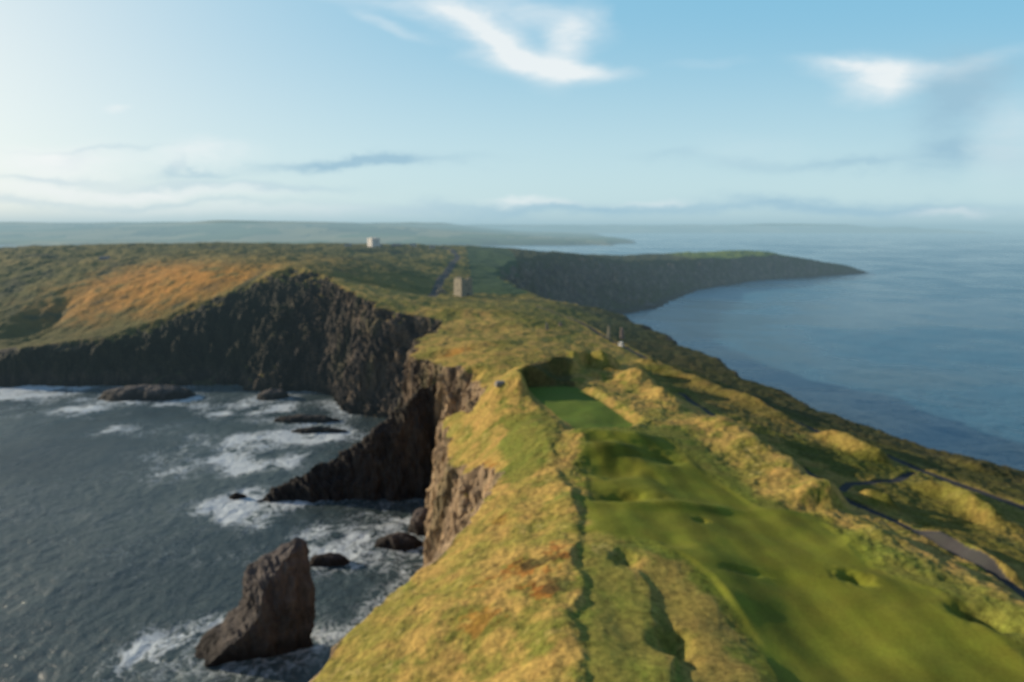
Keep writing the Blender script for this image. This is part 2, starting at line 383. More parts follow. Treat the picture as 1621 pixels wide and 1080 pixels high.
def mesh_np(name, V, Fq, mat, colors=None, smooth=True, parent=None, extra=None):
    me = bpy.data.meshes.new(name)
    V = np.asarray(V, np.float32); Fq = np.asarray(Fq, np.int32); k = Fq.shape[1]
    me.vertices.add(len(V)); me.vertices.foreach_set('co', V.ravel())
    me.loops.add(Fq.size); me.loops.foreach_set('vertex_index', Fq.ravel())
    me.polygons.add(len(Fq)); me.polygons.foreach_set('loop_start', np.arange(0, Fq.size, k, dtype=np.int32))
    me.polygons.foreach_set('loop_total', np.full(len(Fq), k, np.int32))
    me.polygons.foreach_set('use_smooth', np.full(len(Fq), smooth))
    me.update(calc_edges=True)
    if colors is not None:
        a = me.color_attributes.new('Col', 'FLOAT_COLOR', 'POINT')
        a.data.foreach_set('color', np.concatenate([colors, np.ones((len(V), 1))], 1).astype(np.float32).ravel())
    for nm, arr in (extra or {}).items():
        a = me.attributes.new(nm, 'FLOAT', 'POINT'); a.data.foreach_set('value', arr.astype(np.float32))
    me.materials.append(mat)
    o = bpy.data.objects.new(name, me); C.objects.link(o)
    if parent: o.parent = parent
    return o
def tag(o, label=None, cat=None, group=None, kind=None):
    if label: o['label'] = label
    if cat: o['category'] = cat
    if group: o['group'] = group
    if kind: o['kind'] = kind
    return o
def grid_faces(nr, nc):
    i = np.arange(nr - 1)[:, None] * nc + np.arange(nc - 1)[None]
    return np.stack([i, i + 1, i + nc + 1, i + nc], -1).reshape(-1, 4)

# ------------------------------------------------------------------ the headland
def rows(segs):
    ys = []
    for a, b, d0, d1 in segs:
        y = a
        while y < b:
            ys.append(y); y += d0 + (d1 - d0) * (y - a) / (b - a)
    return np.array(ys)
NC = 1600
ys = rows([(10, 66, 2.0, .5), (66, 175, .22, .25), (175, 300, .27, .36), (300, 440, .36, .55), (440, 620, .6, 1.3), (620, 1100, 1.5, 3.5), (1100, 1700, 3.0, 3.6)])
us = np.linspace(-1, 1, NC)
Yg = np.repeat(ys[:, None], NC, 1); Xg = us[None] * (ys[:, None] * .93 + 42) + 0 * Yg
NR = len(ys)
Z, T, SP, MOW, PM = height(Xg, Yg)
# surface normals
def normals(X, Y, Z):
    dxu = np.gradient(X, axis=1); dzu = np.gradient(Z, axis=1); dyv = np.gradient(Y, axis=0); dxv = np.gradient(X, axis=0); dzv = np.gradient(Z, axis=0)
    nx = -dzu * dyv; ny = dzu * dxv - dxu * dzv; nz = dxu * dyv
    l = np.sqrt(nx * nx + ny * ny + nz * nz) + 1e-9
    return nx / l, ny / l, nz / l
nx, ny, nz = normals(Xg, Yg, Z)
band = ((T < 1) | (SP > 0)) & (Z > -5)
steep = sst(.80, .62, nz) * np.where(band, 1, 0)
# blur steep a little so that the displacement fades in
sm = steep.copy()
for _ in range(4):
    sm[1:-1, 1:-1] = (sm[1:-1, 1:-1] * 2 + sm[:-2, 1:-1] + sm[2:, 1:-1] + sm[1:-1, :-2] + sm[1:-1, 2:]) / 6
mi = sm > .03
xx, yy, zz = Xg[mi], Yg[mi], Z[mi]
amp = np.clip(yy / 200, .8, 2.4)
rd = fbm3(xx, yy, zz, 8.0, 5, 3, .35, True) * 1.5 + fbm3(xx, yy, zz, 24.0, 2, 9, .3) * 1.6 + fbm3(xx, yy, zz * 1.0, 3.0, 3, 15, 1.4) * .6
rd = rd * np.where(xx < -75, .55, 1.0); lfw = 1 - .6 * sst(-120, -190, xx)
sq = (xx * .78 + yy * .55 + zz * .22 + fbm3(xx, yy, zz, 18, 3, 33) * 5) / 3.4; sf = sq - np.floor(sq)
sq2 = (xx * .3 - yy * .75 + zz * .9 + fbm3(xx, yy, zz, 12, 2, 37) * 3) / 5.2; sf2 = sq2 - np.floor(sq2)
rd = rd + (sf ** 2 - .4) * 1.5 * (.6 + n3(xx / 11, yy / 11, zz / 11, 5)) + (sf2 - .5) * 1.1
rd = rd * sm[mi] * amp * .75 * lfw
hl = np.sqrt(nx[mi] ** 2 + ny[mi] ** 2) + 1e-6
Xd = Xg.copy(); Yd = Yg.copy(); Zd = Z.copy()
Xd[mi] += nx[mi] / hl * rd; Yd[mi] += ny[mi] / hl * rd; Zd[mi] += fbm3(xx, yy, zz, 5, 3, 22) * .8 * sm[mi]

# colours ----------------------------------------------------------
def lerp(a, b, t): return a + (np.asarray(b) - a) * t[..., None]
n_a = fbm2(Xg, Yg, 22, 4, 101); n_b = fbm2(Xg, Yg, 5.5, 4, 105, .6); n_c = fbm2(Xg, Yg, 1.6, 3, 109, .6); n_d = fbm2(Xg, Yg, 70, 3, 113)
GOLD = np.array((.43, .285, .08)); OLIVE = np.array((.20, .19, .035)); GREEN = np.array((.115, .155, .022)); DARKV = np.array((.050, .055, .022))
STRAW = np.array((.50, .38, .13)); BRACK = np.array((.34, .12, .022)); FAIRC = np.array((.172, .178, .020)); TEEC = np.array((.13, .185, .030))
ROCKC = np.array((.20, .150, .105)); ROCKD = np.array((.075, .063, .056)); PATHC = np.array((.060, .057, .058)); LICH = np.array((.12, .115, .05)); BROWN = np.array((.19, .13, .045))
col = np.tile(GOLD, (NR, NC, 1))
g_f = sst(-.3, .45, n_a * .7 + n_b * .6); col = lerp(col, OLIVE, g_f * .85)
col = lerp(col, GREEN, sst(.12, .6, n_b * .6 - n_a * .6) * .7)
col = lerp(col, STRAW, sst(.2, .7, n_c * .5 + n_b * .5 + n_a * .25) * .6)
# zones painted by plant cover, a few by shade
def zone(pts, c, amt, soft=3.0, z=48):
    global col
    pl = [G(p[0], p[1], p[2] if len(p) > 2 else z) for p in pts]
    a = np.array(pl); sf = soft * 1.5
    mm = (Xg > a[:, 0].min() - sf) & (Xg < a[:, 0].max() + sf) & (Yg > a[:, 1].min() - sf) & (Yg < a[:, 1].max() + sf)
    xs = Xg[mm] + n_b[mm] * soft; ys_ = Yg[mm] + n_c[mm] * soft * .5 + n_a[mm] * soft * .5
    i = inside(xs, ys_, pl); d, _, _ = seg_dist(xs, ys_, pl, True); s = np.where(i, d, -d)
    w = sst(-soft * .5, soft * .5, s) * amt
    q = col[mm]; col[mm] = q + (np.array(c) - q) * w[:, None]
def spots(px, py, z, ra, rb, c, amt, thr=.0, wl=1):
    global col
    cx, cy = G(px, py, z)
    mm = (np.abs(Xg - cx) < ra * 2) & (np.abs(Yg - cy) < rb * 2)
    q = np.sqrt(((Xg[mm] - cx) / ra) ** 2 + ((Yg[mm] - cy) / rb) ** 2)
    nn = n_b[mm] * .6 + n_c[mm] * .4
    w = sst(thr, thr + .45, nn + .8 - q) * amt * (q < 2)
    k = col[mm]; col[mm] = k + (np.array(c) - k) * w[:, None]
# greener strips beside the fairway
zone([(915, 700), (1080, 690), (1200, 790), (1345, 850), (1500, 935), (1700, 1050), (1700, 1160), (1060, 1160), (1050, 980), (990, 890), (918, 850)], GREEN * 1.05, .75, 3)
zone([(918, 860), (985, 890), (1030, 960), (1070, 1160), (915, 1160), (915, 900)], (GREEN * .5 + OLIVE * .7), .7, 1.5, 51)
zone([(790, 640), (870, 650), (885, 690), (870, 735), (800, 750)], GREEN * .9, .75, 3, 50)
zone([(1330, 770), (1440, 745), (1640, 880), (1640, 905), (1430, 815)], OLIVE * .6, .7, 2, 47)
zone([(1140, 660), (1280, 700), (1430, 735), (1380, 758), (1330, 760), (1230, 705)], GREEN * .55, .85, 2.5, 46.5)
zone([(1000, 560), (1100, 598), (1300, 680), (1250, 700), (1120, 650), (1040, 600)], BROWN, .7, 3, 46)
zone([(1000, 575), (1060, 585), (1110, 640), (1080, 650), (1010, 610)], GREEN * .6, .6, 3, 47)
# seaward slope on the right: dark scrub, its colour deepened for the shade there
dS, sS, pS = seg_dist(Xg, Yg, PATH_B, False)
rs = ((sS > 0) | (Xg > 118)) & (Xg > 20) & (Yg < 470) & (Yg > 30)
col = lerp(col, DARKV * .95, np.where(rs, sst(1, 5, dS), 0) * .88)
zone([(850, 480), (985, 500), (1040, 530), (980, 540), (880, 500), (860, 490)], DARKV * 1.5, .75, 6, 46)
zone([(640, 482), (860, 470), (960, 490), (880, 520), (760, 500), (700, 505)], OLIVE * .8, .6, 8, 51)
zone([(1010, 862), (1090, 895), (1165, 990), (1215, 1160), (1110, 1160), (1075, 1000), (1035, 920)], GOLD * .9, .6, 3, 51.5)
zone([(828, 606), (835, 588), (862, 573), (897, 569), (912, 606)], DARKV * .9, .8, 2.0, 52)  # steep near face of the tee mound, its shade painted as dark green
zone([(1000, 560), (1110, 650), (1330, 790), (1700, 1010), (1700, 760), (1330, 665), (1100, 575)], OLIVE * .55, .45, 4, 47)  # rough right of the path dulled, shade mixed into the grass colour
# bracken
for a in ((830, 930, 47, 9, 7, .75), (880, 900, 48, 4, 5, .7), (760, 1000, 46, 6, 5, .5), (860, 960, 48, 3, 5, .8), (770, 730, 44, 6, 7, .6), (790, 830, 46, 3, 6, .4)):
    spots(a[0], a[1], a[2], a[3], a[4], BRACK, a[5], .15)
spots(850, 915, 47.5, 5, 4, DARKV * .8, .8, .1); spots(880, 950, 48, 2.5, 4, DARKV, .7, .0); spots(720, 560, 49, 12, 10, BRACK * 1.1, .6, .1); spots(700, 550, 48, 7, 5, DARKV, .7, .1)
# country beyond the castle
far = sst(430, 520, Yg)
col = lerp(col, OLIVE * .62 + GOLD * .05, far * .85)
col = lerp(col, GREEN * .5, far * sst(.0, .5, n_d + n_a * .4) * .7)
col = lerp(col, GOLD * .75, far * sst(.2, .6, n_a * .7 - n_d * .6) * .45)
lf = sst(-60, -150, Xg + 0 * Yg) * sst(430, 470, Yg)
col = lerp(col, OLIVE * .45 + BROWN * .25, lf * .6)
col = lerp(col, GOLD * .75, lf * sst(60, 68, Z + n_a * 5) * sst(740, 640, Yg) * sst(-.5, .3, n_b) * .55)
low_l = sst(-150, -200, Xg) * sst(52, 26, Z + n_a * 8) * sst(400, 430, Yg); col = lerp(col, OLIVE * .35 + BROWN * .12, low_l * .8)
col = lerp(col, DARKV * .8, lf * sst(.15, .6, n_a * .6 + n_d * .6) * .7)
cl = sst(135, 55, np.hypot((Xg + 268) * .9, (Yg - 585) * 1.15) + n_a * 45) 
col = lerp(col, BRACK * np.array((1.55, 1.95, 1.5)), cl * sst(-.5, .2, n_a * .7 + n_b * .3 + .15) * sst(18, 34, Z) * sst(74, 62, Z) * .95)
fr = sst(-40, 10, Xg) * sst(640, 720, Yg); col = lerp(col, DARKV * .8, fr * .85)
hf = sst(300, 350, Xg) * sst(600, 560, Xg) * sst(1100, 1200, Yg) * (T >= 1); col = lerp(col, GREEN * 1.25, hf * .9)
# mown turf
ffm = inside(Xg, Yg, FARFAIR); col = lerp(col, np.array((.045, .085, .030)), ffm * .95)
fm = (MOW > .3) & (Yg < 260)
stripe = sst(-.8, .8, np.sin((Xg + .13 * Yg + n_a * 1.2) * .95) + n_b * .8)
fmk = (Yg < 175) & (Xg > -5); fs = np.full(Xg.shape, -20.0)
i_ = inside(Xg[fmk], Yg[fmk], FAIR); d_, _, _ = seg_dist(Xg[fmk], Yg[fmk], FAIR, True); fs[fmk] = np.where(i_, d_, -d_)
fw = sst(-2.6, 2.6, fs + n_b * 2.0 + n_a * 2.0); col = lerp(col, FAIRC, fw * .92)
fm = fw > .3
col = np.where(fm[..., None], col * (1 + (stripe - .5)[..., None] * .26 + (n_a * .30)[..., None]), col)
ftee = inside(Xg, Yg, TEE); col = lerp(col, TEEC, ftee * 1.0)
# rock
rk = sst(.25, .65, sm + n_b * .18)
strat = sst(-.4, .5, fbm2(Xg + Z * .4, Yg + Z * .3, 9, 4, 121))
rock = lerp(np.tile(ROCKD, (NR, NC, 1)), ROCKC, strat)
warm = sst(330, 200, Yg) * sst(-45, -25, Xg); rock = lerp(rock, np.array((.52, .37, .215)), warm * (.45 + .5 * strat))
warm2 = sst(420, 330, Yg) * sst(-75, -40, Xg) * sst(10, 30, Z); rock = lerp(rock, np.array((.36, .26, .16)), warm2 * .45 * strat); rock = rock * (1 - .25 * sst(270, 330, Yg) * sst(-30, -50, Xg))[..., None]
rock = lerp(rock, LICH, sst(.1, .6, n_a + n_b * .5) * sst(8, 22, Z) * .55)
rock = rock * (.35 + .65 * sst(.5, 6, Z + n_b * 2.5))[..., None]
# far cliffs carry scrub on the ledges
rock = lerp(rock, DARKV * 1.1, sst(420, 520, Yg) * sst(-.3, .4, n_a) * .6)
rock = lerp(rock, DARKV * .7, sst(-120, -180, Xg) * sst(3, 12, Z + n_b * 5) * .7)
rock = rock * (1 - .45 * sst(-85, -110, Xg) * sst(340, 380, Yg))[..., None]  # left bay cliffs darkened further, shade put into the rock colour
rock = lerp(rock, np.array((.036, .034, .033)), np.where((SP > 0), .85, 0))
rk = np.maximum(np.maximum(rk, SP), sst(.62, .42, nz) * (T < 1.0) * (Z > -5))
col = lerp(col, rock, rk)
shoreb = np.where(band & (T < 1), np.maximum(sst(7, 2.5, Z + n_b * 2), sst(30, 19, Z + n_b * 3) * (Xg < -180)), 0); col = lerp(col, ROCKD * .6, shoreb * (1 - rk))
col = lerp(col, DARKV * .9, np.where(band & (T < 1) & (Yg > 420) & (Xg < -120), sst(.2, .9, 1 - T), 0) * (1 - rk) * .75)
pth = PM > .5
col = np.where(pth[..., None], PATHC * (1 + n_b[..., None] * .2), col)
rdm, _, _ = seg_dist(Xg, Yg, ROAD, False); roadm = (rdm < 3.4) & (Yg > 480)
col = np.where(roadm[..., None], PATHC * 1.25, col)
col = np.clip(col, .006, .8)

V = np.stack([Xd, Yd, Zd], -1).reshape(-1, 3)
FQ = grid_faces(NR, NC)
def fmean(a): return a.ravel()[FQ].mean(1)
keep = Zd.ravel()[FQ].max(1) > -2.5
frock = fmean(rk) > .5
fpath = (fmean(pth.astype(float)) > .5); froad = (fmean(roadm.astype(float)) > .5); ftr = fmean(ftee.astype(float)) > .5
ffw = fmean((inside(Xg, Yg, FAIR)).astype(float)) > .5; fff = fmean(ffm.astype(float)) > .5
M_rough = turf_mat('rough_grass_turf', 1.0, .85, .68); M_mown = turf_mat('mown_turf', 2.0, .22, .22); M_rock = rock_mat('cliff_rock'); M_path = turf_mat('asphalt', 3, .1, .15)
cat = np.zeros(len(FQ), int); cat[frock] = 1; cat[ffw & ~frock] = 2; cat[ftr] = 3; cat[fff] = 4; cat[fpath & ~frock] = 5; cat[froad & ~frock] = 6
colv = col.reshape(-1, 3)
# all the ground sheets keep the normals of the whole terrain, so no seam shows between them
ndx, ndy, ndz = normals(Xd, Yd, Zd)
for ci, (nm, mat) in enumerate((('ground', M_rough), ('cliffs', M_rock), ('fairway', M_mown), ('tee', M_mown), ('far_fairway', M_mown), ('path', M_path), ('road', M_path))):
    f = FQ[keep & (cat == ci)]
    if len(f) == 0: continue
    ids, inv = np.unique(f, return_inverse=True)
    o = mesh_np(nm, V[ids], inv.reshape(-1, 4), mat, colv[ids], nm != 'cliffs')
    o['kind'] = 'structure'

# ------------------------------------------------------------------ rocks in the water
rocks_xy = []
def rock_loft(name, levels, seed, amp=1.2, nseg=72, nlev=70, z0=-3, label='', cat='rock', group=None, tint=(.13, .105, .09), cut=(.4, .5), ex=.85):
    """levels: (z, xl, xr, yfront, yback) - horizontal outlines, joined upward"""
    lv = np.array(sorted(levels)); zs = np.linspace(lv[0, 0], lv[-1, 0], nlev)
    XL = np.interp(zs, lv[:, 0], lv[:, 1]); XR = np.interp(zs, lv[:, 0], lv[:, 2]); YF = np.interp(zs, lv[:, 0], lv[:, 3]); YB = np.interp(zs, lv[:, 0], lv[:, 4])
    Vv = []
    for k in range(nlev):
        xm = XL[k] + (XR[k] - XL[k]) * (cut[0] + (cut[1] - cut[0]) * (k / nlev) ** .8)
        for j in range(nseg):
            a = 2 * math.pi * j / nseg
            c, s = math.cos(a), math.sin(a)
            e = ex
            cx = math.copysign(abs(c) ** e, c); sy = math.copysign(abs(s) ** e, s)
            w = (XR[k] - xm) if cx > 0 else (xm - XL[k])
            ym = (YF[k] + YB[k]) / 2; hy = (YB[k] - YF[k]) / 2
            Vv.append((xm + cx * w, ym + sy * hy, zs[k]))
    Vv = np.array(Vv)
    cen = np.repeat(np.stack([(XL + XR) / 2, (YF + YB) / 2], 1), nseg, 0)
    d = Vv[:, :2] - cen; dl = np.linalg.norm(d, axis=1)[:, None] + 1e-6
    r = fbm3(Vv[:, 0], Vv[:, 1], Vv[:, 2], 7, 5, seed, .45, True) * amp + fbm3(Vv[:, 0], Vv[:, 1], Vv[:, 2], 3, 4, seed + 7) * amp * .5
    r = r - r.mean() - .35 * amp
    Vv[:, :2] += d / dl * r[:, None] * np.clip(dl / 2, 0, 1)
    sq = (Vv[:, 0] * .75 + Vv[:, 1] * .3 + Vv[:, 2] * .5 + fbm3(Vv[:, 0], Vv[:, 1], Vv[:, 2], 9, 3, seed + 11) * 2.5) / 2.3; sf = sq - np.floor(sq)
    Vv[:, :2] += d / dl * ((sf ** 2 - .4) * amp * .5 * (.5 + n3(Vv[:, 0] / 6, Vv[:, 1] / 6, Vv[:, 2] / 6, 3)))[:, None] * np.clip(dl / 3, 0, 1)
    Vv[:, 2] += fbm3(Vv[:, 0], Vv[:, 1], Vv[:, 2], 4, 3, seed + 3) * amp * .5
    top = np.array([[(XL[-1] + XR[-1]) / 2, (YF[-1] + YB[-1]) / 2, zs[-1] + .4]])
    Vv = np.concatenate([Vv, top])
    Fq = []
    for k in range(nlev - 1):
        for j in range(nseg):
            a = k * nseg + j; b_ = k * nseg + (j + 1) % nseg
            Fq.append((a, b_, b_ + nseg, a + nseg))
    k = (nlev - 1) * nseg
    for j in range(0, nseg, 2): Fq.append((k + j, k + j + 1, k + (j + 2) % nseg, len(Vv) - 1))
    z = Vv[:, 2]; r = np.append(r, 0)
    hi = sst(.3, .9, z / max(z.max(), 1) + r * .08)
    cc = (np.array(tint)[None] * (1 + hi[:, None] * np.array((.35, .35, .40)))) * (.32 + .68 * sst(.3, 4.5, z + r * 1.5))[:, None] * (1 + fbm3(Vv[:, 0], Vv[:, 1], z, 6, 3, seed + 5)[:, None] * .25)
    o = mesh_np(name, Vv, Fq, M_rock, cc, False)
    tag(o, label, cat, group)
    for q in levels[:1]: rocks_xy.append(((q[1] + q[2]) / 2, (q[3] + q[4]) / 2, (q[2] - q[1]) / 2, (q[4] - q[3]) / 2))
    return o
# the sea stack in front
sil = [(1050, 280, 494), (1032, 299, 495), (1012, 318, 496), (990, 343, 498), (970, 362, 500), (950, 377, 499), (925, 370, 496), (905, 378, 492), (888, 404, 489), (872, 428, 486), (862, 444, 484), (853, 458, 478)]
lv = []
for i, (py, a, b_) in enumerate(sil):
    yc = 150 - i * .15; h = (1 - i / 11)
    xa, _, z = GY(a, py, yc); xb, _, _ = GY(b_, py, yc)
    hf_ = 1.6 + 8.5 * h ** .8
    lv.append((z if i else -4, xa, xb, yc - hf_ * .8, yc + hf_))
rock_loft('sea_stack', lv, 5, 1.3, nseg=140, nlev=130, label='tall leaning rock stack standing alone in the sea left of the near grassy slope', cat='rock', tint=(.105, .092, .084), cut=(.10, .62), ex=1.7)
def reef(px0, px1, py, h, dep, seed, label, group='low dark rocks awash near the cliffs'):
    x0, y0 = G(px0, py, 0); x1, _ = G(px1, py, 0)
    w = x1 - x0; y1 = y0 + dep
    rock_loft('reef_rock', [(-3, x0 - 1, x1 + 1, y0 - 1, y1 + 1), (0, x0, x1, y0, y1), (h * .5, x0 + w * .06, x1 - w * .07, y0 + dep * .1, y1 - dep * .1),
                            (h * .85, x0 + w * .22, x1 - w * .2, y0 + dep * .22, y1 - dep * .22), (h, x0 + w * .4, x1 - w * .35, y0 + dep * .4, y1 - dep * .4)],
              seed, .7 + w * .02, nseg=64, nlev=22, label=label, group=group, tint=(.085, .072, .065))
reef(484, 552, 897, 3.0, 5, 11, 'low black rock bar just right of the tall sea stack')
reef(588, 668, 872, 3.6, 9, 13, 'dark broken rocks at the foot of the lit cliff')
reef(640, 700, 848, 7.5, 9, 14, 'pointed dark rock leaning on the base of the lit cliff')
reef(358, 388, 790, 1.8, 3, 15, 'small black rock in the surf off the tip of the rocky spur')
reef(425, 535, 670, 3.0, 9, 17, 'long flat reef in the bay between foam streaks')
reef(455, 548, 686, 2.2, 6, 19, 'thin reef slab nearer than the long flat one in the bay')
reef(138, 292, 636, 6.5, 26, 21, 'broad dark rock shelf under the orange hillside')
reef(400, 452, 634, 5.0, 14, 27, 'black rock at the mouth of the shaded cove')
reef(985, 1046, 490, 7.0, 34, 23, 'low dark reef point in the blue bay beyond the right cliff edge')

# ------------------------------------------------------------------ sea
sy = rows([(20, 110, 4, 1.0), (110, 260, .42, .6), (260, 520, .7, 1.6), (520, 1700, 2.2, 9), (1700, 6000, 14, 70), (6000, 47000, 110, 3500)])
SNC = 960; su = np.linspace(-1, 1, SNC); su = su * .9 + .1 * su ** 3
SY = np.repeat(sy[:, None], SNC, 1); SX = su[None] * (sy[:, None] * 1.3 + 160)
fade = np.clip(1.3 - SY / 700, 0, 1)
cell = SY / 400
swell = fbm2(SX, SY, 26, 3, 201, .5) * .42 * np.clip(1.6 - SY / 900, 0, 1) + fbm2(SX * 1.3, SY, 6.5, 3, 205, .6) * .24 * fade
chop = fbm2(SX, SY, 2.2, 2, 209, .6) * .09 * np.clip(1.3 - SY / 300, 0, 1)
foam = np.zeros_like(SX)
nm_ = (SY < 900) & (SX < 60)
dsh, _, _ = seg_dist(SX[nm_], SY[nm_], SHORE, True)
dsp, _, _ = seg_dist(SX[nm_], SY[nm_], SPUR, False)
fz = fbm2(SX[nm_], SY[nm_], 30, 3, 221)
fo = np.exp(-dsh / 9.0) * (.30 + .5 * fz) + np.exp(-np.maximum(dsp - 5, 0) / 6) * .35
foam[nm_] = fo * .8
for cx, cy, rx, ry in rocks_xy:
    q = np.hypot((SX - cx) / (rx + 4), (SY - cy) / (ry + 4)); foam += .30 * np.exp(-np.maximum(q - .9, 0) * 3.2) * (q < 4)
FO = [(40, 618, 90, 16, .95), (120, 650, 60, 10, .85), (260, 640, 140, 8, .55), (400, 650, 60, 8, .75), (480, 642, 50, 6, .6), (210, 680, 60, 8, .55), (330, 735, 90, 16, .75), (400, 700, 110, 18, .6), (480, 690, 70, 10, .7),
      (470, 730, 60, 14, .55), (390, 798, 70, 20, .75), (330, 815, 60, 16, .5), (265, 1045, 75, 34, .85), (580, 965, 40, 30, .6), (590, 920, 22, 30, .45), (530, 866, 36, 22, .55), (575, 870, 14, 40, .45), (520, 840, 60, 12, .35), (640, 820, 50, 10, .4), (500, 990, 40, 24, .5),
      (600, 960, 30, 30, .7), (300, 880, 180, 40, .12), (100, 800, 250, 80, .10)]
FWX = fbm2(SX, SY, 34, 3, 251) * 16; FWY = fbm2(SX, SY, 28, 3, 255) * 15; FWM = np.clip(.95 + fbm2(SX, SY, 17, 3, 259) * 1.1, .25, 1.5)
for px, py, rpx, rpy, a in FO:
    cx, cy = G(px, py, 0); rx = abs(G(px + rpx, py, 0)[0] - cx); ry = abs(G(px, py - rpy, 0)[1] - cy)
    q = ((SX + FWX - cx) / rx) ** 2 + ((SY + FWY - cy) / ry) ** 2
    foam += a * np.exp(-q * 1.1) * FWM
foam = np.clip(foam, 0, 1.15)
shade = fbm2(SX * .8, SY, 400, 4, 231) * .5 + fbm2(SX, SY * 1.0, 90, 4, 235) * .5
SZ = swell + chop + foam * .25 * fbm2(SX, SY, 3.5, 3, 241)
m, nt = new_mat('sea_water'); b = NB(nt)
out = b.n('ShaderNodeOutputMaterial'); p = b.n('ShaderNodeBsdfPrincipled'); b.l(p.outputs[0], out.inputs[0])
pos = b.n('ShaderNodeNewGeometry').outputs['Position']
fa = b.n('ShaderNodeAttribute', attribute_name='foam').outputs['Fac']; sh = b.n('ShaderNodeAttribute', attribute_name='wind').outputs['Fac']; bl = b.n('ShaderNodeAttribute', attribute_name='blue').outputs['Fac']
warp = b.n('ShaderNodeTexNoise'); b.l(pos, warp.inputs['Vector']); warp.inputs['Scale'].default_value = .12; warp.inputs['Detail'].default_value = 3
wv = b.n('ShaderNodeVectorMath', operation='MULTIPLY_ADD'); b.l(warp.outputs['Color'], wv.inputs[0]); wv.inputs[1].default_value = (9, 9, 0); b.l(pos, wv.inputs[2])
fn = b.noise(wv.outputs[0], .22, 6, .62, .4); fn2 = b.noise(wv.outputs[0], .9, 5, .7, .3)
str1 = b.m('SUBTRACT', 1.0, b.m('MULTIPLY', b.m('ABSOLUTE', b.m('SUBTRACT', fn, .5)), 7.0), clamp=True)
str2 = b.m('SUBTRACT', 1.0, b.m('MULTIPLY', b.m('ABSOLUTE', b.m('SUBTRACT', fn2, .5)), 6.0), clamp=True)
tex = b.m('ADD', b.m('MULTIPLY', str1, .55), b.m('ADD', b.m('MULTIPLY', str2, .3), b.m('MULTIPLY', fn2, .35)))
fval = b.mapr(b.m('ADD', b.m('MULTIPLY', tex, 1.25), b.m('MULTIPLY', fa, 1.15)), 1.16, 1.88, 0, 1, True)
deep = b.mix(bl, (.044, .064, .067, 1), (.030, .100, .160, 1))
wc = b.mix(fval, b.mix(b.mapr(sh, -.35, .35), deep, b.mix(1.0, deep, (1.9, 1.8, 1.7, 1), 'MULTIPLY')), (.62, .68, .70, 1))
b.l(wc, p.inputs['Base Color']); p.inputs['IOR'].default_value = 1.33
b.l(b.m('ADD', b.mapr(sh, -.4, .4, .14, .38), b.m('MULTIPLY', fval, .5)), p.inputs['Roughness'])
w1 = b.noise(b.scale(pos, (1.0, .7, 1)), .45, 5, .62, .3); w2 = b.noise(b.scale(pos, (.9, .6, 1)), .05, 4, .6); w3 = b.noise(pos, 1.7, 4, .65)
hh = b.m('ADD', b.m('MULTIPLY', w1, 1.0), b.m('ADD', b.m('MULTIPLY', w2, 2.6), b.m('MULTIPLY', w3, .35)))
b.l(b.bump(hh, .6, 1.0), p.inputs['Normal'])
M_sea = m
sea_blue = sst(-40, 120, SX) * sst(100, 300, SY) + sst(1500, 3000, SY); sea_blue = np.clip(sea_blue, 0, 1)
sea = mesh_np('sea', np.stack([SX, SY, SZ], -1).reshape(-1, 3), grid_faces(len(sy), SNC), M_sea, None, True, None,
              {'foam': foam.ravel(), 'wind': shade.ravel(), 'blue': sea_blue.ravel()})
tag(sea, kind='structure')

# ------------------------------------------------------------------ far coast
def far_land(name, y0, y1, ny_, xfun, nx_, hfun, seed):
    yv = np.linspace(y0, y1, ny_); u = np.linspace(0, 1, nx_)
    X = np.zeros((ny_, nx_)); Y = np.repeat(yv[:, None], nx_, 1)
    for i, yy_ in enumerate(yv):
        a, b_ = xfun(yy_); X[i] = a + (b_ - a) * u
    Zf = hfun(X, Y)
    n1 = fbm2(X, Y, 420, 3, seed); n2_ = fbm2(X, Y, 150, 3, seed + 4)
    # patchwork of fields
    cell_ = np.floor(X / 330 + n1 * .6) * 7.3 + np.floor(Y / 420 + n2_ * .5) * 3.1
    rnd = (np.sin(cell_ * 12.9898) * 43758.5453) % 1
    c = lerp(np.tile(np.array((.10, .15, .05)), X.shape + (1,)), np.array((.26, .24, .11)), (rnd > .62) * 1.0)
    c = lerp(c, np.array((.06, .09, .035)), (rnd < .25) * .8)
    c = lerp(c, np.array((.10, .095, .08)), sst(14, 2, Zf) * .8)
    f = grid_faces(ny_, nx_); f = f[Zf.ravel()[f].max(1) > -1]
    ids, inv = np.unique(f, return_inverse=True)
    o = mesh_np(name, np.stack([X, Y, Zf], -1).reshape(-1, 3)[ids], inv.reshape(-1, 4), M_mown, c.reshape(-1, 3)[ids])
    return tag(o, kind='structure')
def h1(X, Y):
    sx = X / Y                                    # bearing decides where the coast ends
    tip = 650 + (Y - 4200) * .10
    d = np.minimum(tip - X, 4e3) + fbm2(X, Y, 900, 4, 301) * 260
    dn = (Y - 3700 - 300 * np.sin(X / 900.0)) + fbm2(X, Y, 700, 3, 305) * 260
    e = np.minimum(d, dn)
    up = sst(0, 2600, e) * 118 + sst(0, 160, e) * 20
    return np.where(e > 0, up + fbm2(X, Y, 1500, 3, 309) * 26 * sst(0, 900, e), -5)
far_land('far_hills', 3300, 9500, 150, lambda y: (-y * 1.15 - 300, y * .14 + 700), 420, h1, 311)
def h2(X, Y):
    e = np.minimum(np.minimum(Y - 11200, 7600 + (Y - 11000) * .1 - X), X + 3000) + fbm2(X, Y, 1600, 4, 321) * 500
    return np.where(e > 0, sst(0, 1500, e) * 105 + sst(0, 200, e) * 25 + fbm2(X, Y, 1800, 3, 325) * 38 * sst(0, 900, e), -5)
far_land('distant_coast', 10500, 15500, 60, lambda y: (-3800, 9000), 300, h2, 331)

